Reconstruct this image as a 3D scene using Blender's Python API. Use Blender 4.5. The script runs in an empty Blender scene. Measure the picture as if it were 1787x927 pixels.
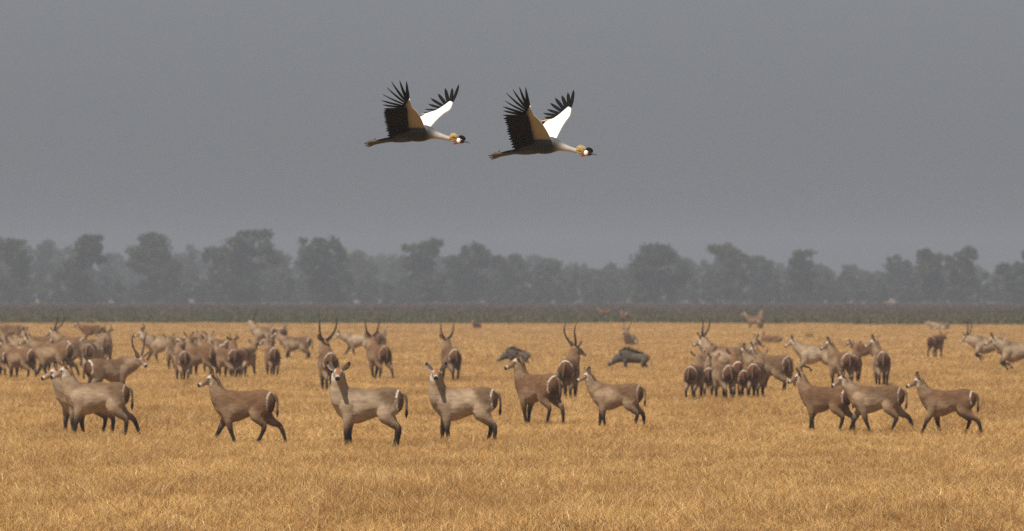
import bpy, math, random
import numpy as np
from mathutils import Vector, Matrix, kdtree

R = math.radians
scene = bpy.context.scene
col = scene.collection

# ---------------------------------------------------------------- camera, sky, sun, exposure
F_PX = 20000.0          # focal length in pixels of the 1787 px wide photograph
CAM_H = 3.2             # the lens stands on a vehicle
HORIZON = 507.0
cam_d = bpy.data.cameras.new('camera')
cam = bpy.data.objects.new('camera', cam_d)
col.objects.link(cam)
cam_d.sensor_width = 36.0
cam_d.lens = 36.0 * F_PX / 1787.0
cam_d.clip_start = 1.0
cam_d.clip_end = 30000.0
cam.location = (0, 0, CAM_H)
cam.rotation_euler = (R(90) + math.atan((HORIZON - 463.5) / F_PX), 0, 0)
cam_d.dof.use_dof = True
cam_d.dof.focus_distance = 160.0
cam_d.dof.aperture_fstop = 7.5
scene.camera = cam

SUN_ELEV, SUN_AZ = 60.0, 228.0      # azimuth measured from +X towards +Y: behind the camera, to the left
sdir = Vector((math.cos(R(SUN_ELEV)) * math.cos(R(SUN_AZ)), math.cos(R(SUN_ELEV)) * math.sin(R(SUN_AZ)), math.sin(R(SUN_ELEV))))
world = bpy.data.worlds.new('World')
scene.world = world
world.use_nodes = True
wn = world.node_tree
bg = wn.nodes['Background']
sky = wn.nodes.new('ShaderNodeTexSky')
sky.sky_type = 'NISHITA'
sky.sun_disc = False
sky.sun_elevation = R(SUN_ELEV)
sky.sun_rotation = math.atan2(sdir.x, sdir.y)
sky.air_density = 1.0
sky.dust_density = 1.5
sky.ozone_density = 2.0
hsv = wn.nodes.new('ShaderNodeHueSaturation')      # smoke-grey dry-season air
hsv.inputs['Saturation'].default_value = 0.25
wn.links.new(sky.outputs[0], hsv.inputs['Color'])
tint = wn.nodes.new('ShaderNodeVectorMath')
tint.operation = 'MULTIPLY'
tint.inputs[1].default_value = (.90, .95, 1.09)
wn.links.new(hsv.outputs[0], tint.inputs[0])
wn.links.new(tint.outputs[0], bg.inputs[0])
bg.inputs[1].default_value = 0.0535
sun_d = bpy.data.lights.new('sun', 'SUN')
sun_d.energy = 5.0
sun_d.angle = R(0.6)
sun_d.color = (1.0, 0.93, 0.82)
sun = bpy.data.objects.new('sun', sun_d)
col.objects.link(sun)
sun.rotation_euler = sdir.to_track_quat('Z', 'Y').to_euler()
scene.view_settings.view_transform = 'Standard'
scene.view_settings.look = 'None'
scene.view_settings.exposure = 0.38
scene.view_settings.gamma = 1.0
scene.render.engine = 'CYCLES'
scene.cycles.use_denoising = False     # the sampling grain reads as the photograph's own
scene.cycles.max_bounces = 6
scene.cycles.diffuse_bounces = 2
scene.cycles.transmission_bounces = 3
scene.cycles.volume_bounces = 1
scene.cycles.transparent_max_bounces = 8


def at(x, yf):
    """ground point seen at a pixel of the photograph"""
    d = F_PX * CAM_H / (yf - HORIZON)
    return Vector(((x - 893.5) / F_PX * d, d, 0.0))


# ---------------------------------------------------------------- small helpers
def tag(o, label=None, cat=None, group=None, kind=None):
    if label: o['label'] = label
    if cat: o['category'] = cat
    if group: o['group'] = group
    if kind: o['kind'] = kind
    return o


def mesh_obj(name, verts, faces, mat, parent=None, smooth=True, colors=None, cname='coat'):
    me = bpy.data.meshes.new(name)
    me.from_pydata([tuple(v) for v in verts], [], [tuple(f) for f in faces])
    return finish(name, me, mat, parent, smooth, colors, cname)


def finish(name, me, mat, parent=None, smooth=True, colors=None, cname='coat'):
    me.update()
    for m in (mat if isinstance(mat, (list, tuple)) else [mat]):
        me.materials.append(m)
    if smooth:
        me.polygons.foreach_set('use_smooth', np.ones(len(me.polygons), dtype=bool))
    if colors is not None:
        a = me.attributes.new(cname, 'FLOAT_COLOR', 'POINT')
        c = np.ones((len(me.vertices), 4), dtype=np.float32)
        c[:, :3] = colors
        a.data.foreach_set('color', c.ravel())
    o = bpy.data.objects.new(name, me)
    col.objects.link(o)
    if parent: o.parent = parent
    return o


def empty(name, loc, rz=0.0, s=1.0):
    o = bpy.data.objects.new(name, None)
    col.objects.link(o)
    o.location = loc
    o.rotation_euler = (0, 0, rz)
    o.scale = (s, s, s)
    o.empty_display_size = 0.3
    return o


def catmull(P, n):
    """dense Catmull-Rom through the rows of P, n samples for each span"""
    P = np.asarray(P, float)
    Q = np.vstack([2 * P[0] - P[1], P, 2 * P[-1] - P[-2]])
    out = []
    for i in range(1, len(Q) - 2):
        p0, p1, p2, p3 = Q[i - 1], Q[i], Q[i + 1], Q[i + 2]
        for t in np.linspace(0, 1, n, endpoint=False):
            out.append(.5 * ((2 * p1) + (-p0 + p2) * t + (2 * p0 - 5 * p1 + 4 * p2 - p3) * t * t + (-p0 + 3 * p1 - 3 * p2 + p3) * t ** 3))
    out.append(P[-1])
    return np.array(out)


def tube(pts, ra, rb=None, n=14, sub=4, ref=(0, 1, 0)):
    """closed tube: returns verts, faces, axis parameter, angle (sin = towards the up side)"""
    rb = ra if rb is None else rb
    D = catmull(np.column_stack([np.asarray(pts, float), ra, rb]), sub)
    C, A, B = D[:, :3], np.maximum(D[:, 3], .002), np.maximum(D[:, 4], .002)
    T = np.gradient(C, axis=0)
    T /= np.linalg.norm(T, axis=1)[:, None] + 1e-9
    side = np.asarray(ref, float)[None, :] - (T @ np.asarray(ref, float))[:, None] * T
    side /= np.linalg.norm(side, axis=1)[:, None] + 1e-9
    up = np.cross(T, side)
    ang = np.linspace(0, 2 * np.pi, n, endpoint=False)
    V = (C[:, None] + A[:, None, None] * np.cos(ang)[None, :, None] * side[:, None] + B[:, None, None] * np.sin(ang)[None, :, None] * up[:, None])
    m = len(C)
    t = np.linspace(0, 1, m)
    tt = np.repeat(t, n)
    aa = np.tile(ang, m)
    V = V.reshape(-1, 3)
    F = []
    for i in range(m - 1):
        for j in range(n):
            k = (j + 1) % n
            F.append((i * n + j, i * n + k, (i + 1) * n + k, (i + 1) * n + j))
    F.append(tuple(range(n - 1, -1, -1)))
    F.append(tuple((m - 1) * n + j for j in range(n)))
    return V, F, tt, aa


def rot(v, axis, deg):
    return np.array(Matrix.Rotation(R(deg), 3, axis) @ Vector(v))


def vnoise(x, y, seed=0):
    """smooth 2-D value noise, 0..1"""
    rs = np.random.RandomState(seed)
    tab = rs.rand(256, 256)
    xi, yi = np.floor(x).astype(int), np.floor(y).astype(int)
    fx, fy = x - xi, y - yi
    fx, fy = fx * fx * (3 - 2 * fx), fy * fy * (3 - 2 * fy)
    g = lambda a, b: tab[a % 256, b % 256]
    return (g(xi, yi) * (1 - fx) + g(xi + 1, yi) * fx) * (1 - fy) + (g(xi, yi + 1) * (1 - fx) + g(xi + 1, yi + 1) * fx) * fy


# ---------------------------------------------------------------- materials
def new_mat(name):
    m = bpy.data.materials.new(name)
    m.use_nodes = True
    return m, m.node_tree.nodes, m.node_tree.links, m.node_tree.nodes['Principled BSDF']


def simple_mat(name, rgb, rough=.7, var=.25, scale=30.0, spec=.3):
    m, N, L, b = new_mat(name)
    tc = N.new('ShaderNodeTexCoord')
    no = N.new('ShaderNodeTexNoise'); no.inputs['Scale'].default_value = scale; no.inputs['Detail'].default_value = 4
    L.new(tc.outputs['Object'], no.inputs['Vector'])
    mx = N.new('ShaderNodeMix'); mx.data_type = 'RGBA'
    mx.inputs[6].default_value = (*[c * (1 - var) for c in rgb], 1)
    mx.inputs[7].default_value = (*[min(1, c * (1 + var)) for c in rgb], 1)
    L.new(no.outputs[0], mx.inputs[0])
    L.new(mx.outputs[2], b.inputs['Base Color'])
    b.inputs['Roughness'].default_value = rough
    b.inputs['Specular IOR Level'].default_value = spec
    return m


def attr_mat(name, attr, rough=.8, scale=40.0, var=.18, spec=.2, bump=.0, stretch=(1, 1, 1), sheen=0.0):
    m, N, L, b = new_mat(name)
    a = N.new('ShaderNodeAttribute'); a.attribute_name = attr
    tc = N.new('ShaderNodeTexCoord')
    mp = N.new('ShaderNodeMapping'); mp.inputs['Scale'].default_value = stretch
    no = N.new('ShaderNodeTexNoise'); no.inputs['Scale'].default_value = scale; no.inputs['Detail'].default_value = 5
    L.new(tc.outputs['Object'], mp.inputs[0]); L.new(mp.outputs[0], no.inputs['Vector'])
    mr = N.new('ShaderNodeMapRange'); mr.inputs[1].default_value = .3; mr.inputs[2].default_value = .7
    mr.inputs[3].default_value = 1 - var; mr.inputs[4].default_value = 1 + var
    L.new(no.outputs[0], mr.inputs[0])
    mx = N.new('ShaderNodeVectorMath'); mx.operation = 'SCALE'
    L.new(a.outputs['Color'], mx.inputs[0]); L.new(mr.outputs[0], mx.inputs['Scale'])
    L.new(mx.outputs[0], b.inputs['Base Color'])
    b.inputs['Roughness'].default_value = rough
    b.inputs['Specular IOR Level'].default_value = spec
    if sheen: b.inputs['Sheen Weight'].default_value = sheen
    if bump:
        bm = N.new('ShaderNodeBump'); bm.inputs['Strength'].default_value = bump; bm.inputs['Distance'].default_value = .01
        L.new(no.outputs[0], bm.inputs['Height']); L.new(bm.outputs[0], b.inputs['Normal'])
    return m


def grass_mat(name, attr, transl=.35, patch=None):
    """straw: per-blade colour times a wide world-space patchiness, some light let through"""
    m, N, L, b = new_mat(name)
    N.remove(b)
    out = N['Material Output']
    a = N.new('ShaderNodeAttribute'); a.attribute_name = attr
    geo = N.new('ShaderNodeNewGeometry')
    mp = N.new('ShaderNodeMapping'); mp.inputs['Scale'].default_value = (.28, .05, 0)
    L.new(geo.outputs['Position'], mp.inputs[0])
    no = N.new('ShaderNodeTexNoise'); no.inputs['Scale'].default_value = 1; no.inputs['Detail'].default_value = 5
    L.new(mp.outputs[0], no.inputs['Vector'])
    rp = N.new('ShaderNodeValToRGB')
    rp.color_ramp.elements[0].position = .27; rp.color_ramp.elements[0].color = (.58, .50, .43, 1)
    e = rp.color_ramp.elements.new(.41); e.color = (.93, .90, .86, 1)
    rp.color_ramp.elements[1].position = .68; rp.color_ramp.elements[1].color = (1.10, 1.08, 1.02, 1)
    mp2 = N.new('ShaderNodeMapping'); mp2.inputs['Scale'].default_value = (1.4, .35, 0)
    L.new(geo.outputs['Position'], mp2.inputs[0])
    no2 = N.new('ShaderNodeTexNoise'); no2.inputs['Scale'].default_value = 1; no2.inputs['Detail'].default_value = 3
    L.new(mp2.outputs[0], no2.inputs['Vector'])
    av = N.new('ShaderNodeMath'); av.operation = 'MULTIPLY_ADD'; av.inputs[1].default_value = .6
    sb = N.new('ShaderNodeMath'); sb.operation = 'MULTIPLY_ADD'; sb.inputs[1].default_value = .6; sb.inputs[2].default_value = -.1
    L.new(no.outputs[0], sb.inputs[0]); L.new(no2.outputs[0], av.inputs[0]); L.new(sb.outputs[0], av.inputs[2])
    L.new(av.outputs[0], rp.inputs[0])
    mu = N.new('ShaderNodeVectorMath'); mu.operation = 'MULTIPLY'
    L.new(a.outputs['Color'], mu.inputs[0]); L.new(rp.outputs[0], mu.inputs[1])
    d = N.new('ShaderNodeBsdfDiffuse'); t = N.new('ShaderNodeBsdfTranslucent')
    L.new(mu.outputs[0], d.inputs[0]); L.new(mu.outputs[0], t.inputs[0])
    mx = N.new('ShaderNodeMixShader'); mx.inputs[0].default_value = transl
    L.new(d.outputs[0], mx.inputs[1]); L.new(t.outputs[0], mx.inputs[2])
    L.new(mx.outputs[0], out.inputs[0])
    return m


def ground_mat():
    m, N, L, b = new_mat('floodplain_soil')
    geo = N.new('ShaderNodeNewGeometry')
    sep = N.new('ShaderNodeSeparateXYZ'); L.new(geo.outputs['Position'], sep.inputs[0])

    def noise(sx, sy, det=4):
        mp = N.new('ShaderNodeMapping'); mp.inputs['Scale'].default_value = (sx, sy, 0)
        L.new(geo.outputs['Position'], mp.inputs[0])
        n = N.new('ShaderNodeTexNoise'); n.inputs['Scale'].default_value = 1; n.inputs['Detail'].default_value = det
        L.new(mp.outputs[0], n.inputs['Vector'])
        return n.outputs[0]

    def mix(f, a, c):
        x = N.new('ShaderNodeMix'); x.data_type = 'RGBA'
        L.new(f, x.inputs[0])
        for i, v in ((6, a), (7, c)):
            if isinstance(v, tuple): x.inputs[i].default_value = (*v, 1)
            else: L.new(v, x.inputs[i])
        return x.outputs[2]

    def edge(y0, y1, wob, nsx, nsy):
        ma = N.new('ShaderNodeMath'); ma.operation = 'MULTIPLY_ADD'
        L.new(noise(nsx, nsy, 3), ma.inputs[0]); ma.inputs[1].default_value = wob
        L.new(sep.outputs[1], ma.inputs[2])
        r = N.new('ShaderNodeMapRange'); r.inputs[1].default_value = y0 + wob / 2; r.inputs[2].default_value = y1 + wob / 2
        L.new(ma.outputs[0], r.inputs[0])
        return r.outputs[0]

    n1, n2 = noise(1.5, .8, 6), noise(.12, .03, 4)
    straw = mix(n1, (.24, .135, .05), (.44, .27, .105))
    straw = mix(n2, straw, (.36, .22, .095))
    green = mix(noise(.06, .02), (.085, .092, .05), (.155, .145, .085))
    brown = mix(noise(.05, .012), (.095, .072, .055), (.18, .13, .095))
    c = mix(edge(1040, 1100, 90, .02, .004), straw, green)
    c = mix(edge(1400, 1650, 160, .02, .003), c, brown)
    L.new(c, b.inputs['Base Color'])
    b.inputs['Roughness'].default_value = .95
    b.inputs['Specular IOR Level'].default_value = .1
    bm = N.new('ShaderNodeBump'); bm.inputs['Strength'].default_value = .6; bm.inputs['Distance'].default_value = .1
    L.new(n1, bm.inputs['Height']); L.new(bm.outputs[0], b.inputs['Normal'])
    return m


# ---------------------------------------------------------------- ground, grass
rs = np.random.RandomState(11)
g = mesh_obj('ground', [(-1500, -20, 0), (1500, -20, 0), (1500, 6000, 0), (-1500, 6000, 0)], [(0, 1, 2, 3)], ground_mat(), smooth=False)
tag(g, kind='structure')

M_GRASS = grass_mat('dry_straw', 'straw')
STRAW = np.array([(.60, .40, .17), (.50, .31, .12), (.68, .49, .25), (.40, .24, .10), (.58, .38, .18), (.20, .11, .05), (.80, .65, .40)])
STRAW = STRAW * np.array([1.02, 1.01, .96])
STRAW_P = np.array([.22, .18, .17, .14, .12, .08, .09])


def blades(n, size, hmin, hmax, wid, rs, lean=1.6, palette=STRAW, pp=STRAW_P, clump=.0):
    """n bent blades of three triangles on a square tile: verts, faces, colours"""
    x, y = rs.rand(n) * size - size / 2, rs.rand(n) * size - size / 2
    if clump:
        k = max(2, int(size * size * clump))
        cx, cy = rs.rand(k) * size - size / 2, rs.rand(k) * size - size / 2
        w = rs.randint(0, k, n)
        sel = rs.rand(n) < .65
        x = np.where(sel, cx[w] + rs.randn(n) * .09 * size ** .5, x); y = np.where(sel, cy[w] + rs.randn(n) * .09 * size ** .5, y)
    h = hmin + (hmax - hmin) * rs.rand(n) ** 1.6
    az, ln = rs.rand(n) * 2 * np.pi, lean * rs.rand(n) ** .8
    flat = rs.rand(n) < .25
    ln = np.where(flat, 2.2 + rs.rand(n) * 2, ln); h2 = np.where(flat, h * .35, h)
    tx, ty = np.cos(az) * ln * h, np.sin(az) * ln * h
    wa = rs.rand(n) * np.pi
    w = wid * (.6 + .8 * rs.rand(n))
    wx, wy = np.cos(wa) * w / 2, np.sin(wa) * w / 2
    z0 = np.zeros(n)
    V = np.stack([np.stack([x - wx, y - wy, z0 - .01], 1), np.stack([x + wx, y + wy, z0 - .01], 1),
                  np.stack([x + tx * .38 + wx * .8, y + ty * .38 + wy * .8, h2 * .62], 1), np.stack([x + tx * .38 - wx * .8, y + ty * .38 - wy * .8, h2 * .62], 1),
                  np.stack([x + tx, y + ty, h2], 1)], 1).reshape(-1, 3)
    i = np.arange(n) * 5
    F = [(a, a + 1, a + 2, a + 3) for a in i] + [(a + 3, a + 2, a + 4) for a in i]
    c = palette[rs.choice(len(palette), n, p=pp)] * (.8 + .4 * rs.rand(n))[:, None]
    return V, F, np.repeat(c, 5, 0)


def tile_collection(name, nvar, n, size, hmin, hmax, wid, clump):
    c = bpy.data.collections.new(name)
    for k in range(nvar):
        V, F, C = blades(n, size, hmin, hmax, wid, np.random.RandomState(100 + k + int(size * 10)), clump=clump)
        o = mesh_obj('grass_tile', V, F, M_GRASS, smooth=False, colors=C, cname='straw')
        col.objects.unlink(o)
        c.objects.link(o)
    return c


def instancer(name, coll, nvar, pts, rots, scl, idx):
    me = bpy.data.meshes.new(name)
    me.from_pydata([tuple(p) for p in pts], [], [])
    for nm, ty, dat in (('rot', 'FLOAT', rots), ('idx', 'INT', idx)):
        me.attributes.new(nm, ty, 'POINT').data.foreach_set('value', dat)
    me.attributes.new('scl', 'FLOAT_VECTOR', 'POINT').data.foreach_set('vector', np.asarray(scl, dtype=np.float32).ravel())
    o = bpy.data.objects.new(name, me)
    col.objects.link(o)
    ng = bpy.data.node_groups.new(name, 'GeometryNodeTree')
    ng.interface.new_socket('Geometry', in_out='INPUT', socket_type='NodeSocketGeometry')
    ng.interface.new_socket('Geometry', in_out='OUTPUT', socket_type='NodeSocketGeometry')
    N, L = ng.nodes, ng.links
    gi, go = N.new('NodeGroupInput'), N.new('NodeGroupOutput')
    ci = N.new('GeometryNodeCollectionInfo'); ci.inputs[0].default_value = coll
    ci.inputs['Separate Children'].default_value = True; ci.inputs['Reset Children'].default_value = True
    ip = N.new('GeometryNodeInstanceOnPoints'); ip.inputs['Pick Instance'].default_value = True

    def na(nm, ty):
        a = N.new('GeometryNodeInputNamedAttribute'); a.data_type = ty; a.inputs[0].default_value = nm
        return a.outputs[0]
    cx = N.new('ShaderNodeCombineXYZ'); L.new(na('rot', 'FLOAT'), cx.inputs[2])
    L.new(gi.outputs[0], ip.inputs['Points']); L.new(ci.outputs[0], ip.inputs['Instance'])
    L.new(na('idx', 'INT'), ip.inputs['Instance Index']); L.new(cx.outputs[0], ip.inputs['Rotation']); L.new(na('scl', 'FLOAT_VECTOR'), ip.inputs['Scale'])
    L.new(ip.outputs[0], go.inputs[0])
    md = o.modifiers.new('scatter', 'NODES'); md.node_group = ng
    return o


def grass_zone(name, y0, y1, size, nvar, n, hmin, hmax, wid, clump, label, seed):
    coll = tile_collection(name + '_tiles', nvar, n, size, hmin, hmax, wid, clump)
    r = np.random.RandomState(seed)
    P = []
    for y in np.arange(y0, y1, size):
        half = 893.5 / F_PX * y + 5 + size
        for x in np.arange(-half, half, size):
            P.append((x, y, 0))
    P = np.array(P) + np.column_stack([r.randn(len(P)) * size * .15, r.randn(len(P)) * size * .15, np.zeros(len(P))])
    P = P[P[:, 1] < 1010 + 75 * vnoise(P[:, 0] * .05 + 9, P[:, 1] * 0, 8)] if y1 > 1000 else P
    v = .55 * vnoise(P[:, 0] * .22 + 40, P[:, 1] * .06 + 7, 3) + .45 * vnoise(P[:, 0] * .6 + 11, P[:, 1] * .2, 5)
    hz = .22 + 1.4 * v + .14 * r.randn(len(P))
    hz = np.clip(hz, .35, 1.7)
    sc = np.column_stack([np.full(len(P), 1.1), np.full(len(P), 1.1), hz])
    o = instancer(name, coll, nvar, P, r.randint(0, 4, len(P)) * np.pi / 2 + r.randn(len(P)) * .2, sc, r.randint(0, nvar, len(P)).astype(np.int32))
    tag(o, label, 'grass', kind='stuff')
    return o


grass_zone('grass', 147, 236, 1.0, 7, 800, .04, .235, .0075, 5.0, 'near short golden straw with bent pale stalks in front of the herd', 1)
grass_zone('grass', 236, 470, 2.0, 6, 1700, .05, .27, .010, 2.0, 'trampled golden dry grass around the herd of antelope', 2)
grass_zone('grass', 470, 1075, 4.0, 5, 2400, .05, .25, .02, .8, 'far sheet of golden dry grass before the green marsh strip', 3)

# far strips: green marsh grass, then reddish dead reeds, as blades in one mesh each
def strip(name, y0, y1, n, hmin, hmax, wid, pal, label, seed):
    r = np.random.RandomState(seed)
    y = y0 + (y1 - y0) * r.rand(n) ** 1.35
    x = (r.rand(n) * 2 - 1) * (893.5 / F_PX * y + 25)
    h = (hmin + (hmax - hmin) * r.rand(n)) * (.55 + .9 * vnoise(x * .05, y * .012, seed))
    w = wid * (.6 + .8 * r.rand(n)); a = r.rand(n) * np.pi
    wx, wy = np.cos(a) * w, np.sin(a) * w
    z = np.zeros(n)
    V = np.stack([np.stack([x - wx, y - wy, z], 1), np.stack([x + wx, y + wy, z], 1), np.stack([x + wx * .6 + r.randn(n) * .1, y + wy, h], 1), np.stack([x - wx * .5, y - wy, h * .9], 1)], 1).reshape(-1, 3)
    F = [(k, k + 1, k + 2, k + 3) for k in np.arange(n) * 4]
    pal = np.array(pal)
    C = np.repeat(pal[r.randint(0, len(pal), n)] * (.75 + .5 * r.rand(n))[:, None], 4, 0)
    return tag(mesh_obj(name, V, F, M_REED, smooth=False, colors=C, cname='straw'), label, 'grass', kind='stuff')


M_REED = grass_mat('reed', 'straw', .25)
strip('marsh_grass', 1055, 1560, 34000, .15, .45, .10, [(.095, .10, .05), (.125, .125, .068), (.17, .15, .085), (.115, .105, .06)], 'low green marsh strip beyond the golden grass', 21)
strip('reeds', 1480, 2720, 40000, .15, .5, .22, [(.125, .085, .060), (.10, .074, .055), (.17, .115, .080), (.08, .065, .048)], 'reddish brown dead reeds below the treeline', 22)

# ---------------------------------------------------------------- trees
M_BARK = simple_mat('bark', (.085, .07, .055), .9, .35, 3.0)
M_LEAF = grass_mat('foliage', 'leaf', .25)
LEAF = np.array([(.042, .056, .032), (.055, .068, .04), (.075, .082, .048), (.032, .044, .028), (.10, .10, .06)])


def crown_mesh(r, w, h, base, nclump, nleaf, leaf, tint, cone=0.0):
    """leaf cards in clumps through an uneven crown; also returns clump centres for the limbs"""
    V, F, C, cen = [], [], [], []
    nl = 7
    lob = []
    for i in range(nl):
        z = base + (h - base) * (.10 + .78 * ((i * 3 % nl) / (nl - 1)))
        lob.append((r.uniform(-.48, .48) * w * (1.1 - abs(z / h - .55)), r.uniform(-.4, .4) * w, z, r.uniform(.34, .54)))
    for k in range(nclump):
        lx, ly, lz, ls = lob[k % nl]
        while True:
            u = np.array([r.uniform(-1, 1) for _ in range(3)])
            if .35 < np.linalg.norm(u) < 1: break
        c = np.array([lx, ly, lz]) + u * np.array([w * ls, w * ls * .9, (h - base) * .20])
        c[2] = min(max(c[2], h * .04), h * .96)
        cen.append(c)
        rad = r.uniform(.06, .16) * (w + h * .5)
        q = np.random.RandomState(r.randint(0, 10 ** 6))
        p = q.randn(nleaf, 3); p /= np.linalg.norm(p, axis=1)[:, None]
        p = c + p * (rad * q.rand(nleaf) ** .85)[:, None] * np.array([1, 1, .72])
        a = q.randn(nleaf, 3); a /= np.linalg.norm(a, axis=1)[:, None]
        b = np.cross(a, q.randn(nleaf, 3)); b /= np.linalg.norm(b, axis=1)[:, None]
        s = leaf * (.5 + q.rand(nleaf))[:, None]
        n0 = sum(len(v) for v in V)
        V.append(np.stack([p - a * s, p + b * s * .55, p + a * s, p - b * s * .55], 1).reshape(-1, 3))
        F += [(n0 + 4 * i, n0 + 4 * i + 1, n0 + 4 * i + 2, n0 + 4 * i + 3) for i in range(nleaf)]
        C.append(np.repeat(LEAF[q.randint(0, 5, nleaf)] * (.8 + .4 * q.rand(nleaf))[:, None] * tint, 4, 0))
    return np.vstack(V), F, np.vstack(C), cen


def trunk_mesh(r, h, cen, rad):
    V, F = [], []
    n0 = 0
    fork = np.array([r.uniform(-.5, .5), 0, h * r.uniform(.16, .24)])
    spines = [([(0, 0, -.2), (r.uniform(-.2, .2), 0, fork[2] * .5), tuple(fork)], [rad * 1.25, rad, rad * .85])]
    for c in cen[:9]:
        mid = fork * .45 + c * .55 + np.array([r.uniform(-.6, .6), r.uniform(-.6, .6), -.4])
        spines.append(([tuple(fork), tuple(mid), tuple(c)], [rad * .6, rad * .32, rad * .1]))
    for p, ra in spines:
        v, f, _, _ = tube(p, ra, n=7, sub=4, ref=(.3, 1, .1))
        V.append(v); F += [tuple(i + n0 for i in q) for q in f]; n0 += len(v)
    return np.vstack(V), F


def tree(px, d, hw, top, label, seed, tint=(1, 1, 1), name='tree'):
    r = random.Random(seed)
    pm = F_PX / d
    h = (HORIZON + CAM_H * pm - top) / pm
    w = hw * 1.12 / pm
    root = empty(name, ((px - 893.5) / pm, d, 0))
    nc = int(34 + w * h * .32)
    V, F, C, cen = crown_mesh(r, w, h, h * r.uniform(.04, .14), nc, 95, .46, np.array(tint))
    mesh_obj('crown', V, F, M_LEAF, root, smooth=False, colors=C, cname='leaf')
    r.shuffle(cen)
    tv, tf = trunk_mesh(r, h, cen, .022 * h + .08)
    mesh_obj('trunk', tv, tf, M_BARK, root)
    tag(root, label, 'tree', 'tall trees standing out of the hazy treeline')
    return root


TREES = [
    (16, 2750, 42, 417, 'dark grey tree cut by the photo\'s left edge in the hazy treeline', (1, 1, 1)),
    (140, 2700, 42, 411, 'tall dark tree with narrow foot, second from the left of the treeline', (.9, 1, 1)),
    (268, 2800, 45, 407, 'tall square-topped tree, third from the left of the treeline', (1, 1, 1)),
    (375, 2850, 42, 432, 'lower tree leaning on the broad tallest tree\'s left side', (1, 1, 1)),
    (432, 2750, 62, 403, 'broad tree with the highest crown in the treeline', (1, 1, 1)),
    (570, 2700, 58, 415, 'dark round tree with short dark trunk, alone left of the cranes\' line', (.9, .98, 1)),
    (745, 2780, 50, 419, 'tall two-lobed tree in the treeline below the left crane', (.95, 1, 1)),
    (822, 2820, 56, 428, 'wide tree just right of the two-lobed tree below the cranes', (1, 1, 1)),
    (893, 2900, 40, 447, 'middling tree below the right crane\'s feet in the treeline', (1, 1, 1)),
    (957, 2900, 38, 460, 'low dark tree with black foot below the right crane\'s head', (1, 1, 1)),
    (1048, 3100, 40, 470, 'pale low tree in the dip of the treeline', (1.15, 1.05, 1)),
    (1145, 2700, 60, 430, 'big dark oval tree at the dip\'s right side', (.95, 1, .95)),
    (1258, 2800, 50, 430, 'rounded tree right of the big dark oval tree', (1, 1, 1)),
    (1335, 2950, 38, 449, 'paler tree between the rounded tree and the leaning crown', (1, 1, 1)),
    (1405, 2780, 36, 438, 'slender tree with leaning wedge crown right of the paler tree', (1, .98, .95)),
    (1472, 3050, 26, 475, 'low rusty-leaved tree between the leaning crown and pale dome', (2.0, 1.35, 1.0)),
    (1568, 3100, 36, 447, 'pale domed tree left of the twin tall trees', (1.2, 1.1, 1.0)),
    (1622, 2780, 32, 436, 'left one of the twin tall trees near the right end', (1, 1, 1)),
    (1680, 2720, 32, 434, 'right one of the twin tall trees near the right end', (1, 1, 1)),
    (1762, 2760, 30, 462, 'lower dark tree beside the photo\'s right edge', (.9, 1, 1)),
    (1792, 2740, 26, 438, 'tall tree cut by the photo\'s right edge', (.9, 1, 1)),
]
for i, (px, d, hw, top, lab, tint) in enumerate(TREES):
    tree(px, d, hw, top, lab, 300 + i, tint)


def far_wood():
    r = random.Random(77)
    VV, FF, CC, n0 = [], [], [], 0
    for k in range(110):
        d = r.uniform(3300, 4400)
        px = -140 + k * (1787 + 280) / 109 + r.uniform(-14, 14)
        top = np.interp(px, [0, 100, 220, 330, 640, 900, 1000, 1200, 1500, 1787], [425, 428, 445, 435, 448, 452, 468, 455, 472, 470]) + r.uniform(-7, 9)
        pm = F_PX / d
        h = (HORIZON + CAM_H * pm - top) / pm
        V, F, C, _ = crown_mesh(r, r.uniform(26, 40) / pm, h, h * .10, 24, 42, 1.2, np.array([1.15, 1.08, 1.0]))
        V = V + np.array([(px - 893.5) / pm, d, 0])
        VV.append(V); CC.append(C); FF += [tuple(i + n0 for i in f) for f in F]; n0 += len(V)
    for k in range(240):
        d = r.uniform(2830, 3100)
        px = -120 + k * (1787 + 240) / 239 + r.uniform(-10, 10)
        pm = F_PX / d
        V, F, C, _ = crown_mesh(r, r.uniform(12, 22) / pm, r.uniform(3.0, 8.0), 0, 11, 36, .7, np.array([1.0, 1.0, 1]))
        V = V + np.array([(px - 893.5) / pm, d, 0])
        VV.append(V); CC.append(C); FF += [tuple(i + n0 for i in f) for f in F]; n0 += len(V)
    o = mesh_obj('forest', np.vstack(VV), FF, M_LEAF, smooth=False, colors=np.vstack(CC), cname='leaf')
    tag(o, 'pale far-off wood fading into haze behind the tall trees', 'forest', kind='stuff')


far_wood()

# ---------------------------------------------------------------- antelope
M_COAT = attr_mat('coat', 'coat', .9, 24.0, .20, .06, .35, (.35, 1.2, 1.0))
M_HORN = simple_mat('horn', (.035, .028, .024), .55, .3, 40.0)
M_EYE = simple_mat('eye', (.012, .010, .009), .15, .1, 10.0, .6)

def lerp(a, b, f):
    f = np.clip(f, 0, 1)[:, None]
    return np.asarray(a) * (1 - f) + np.asarray(b) * f


def sstep(a, b, x):
    t = np.clip((x - a) / (b - a), 0, 1)
    return t * t * (3 - 2 * t)


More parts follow.
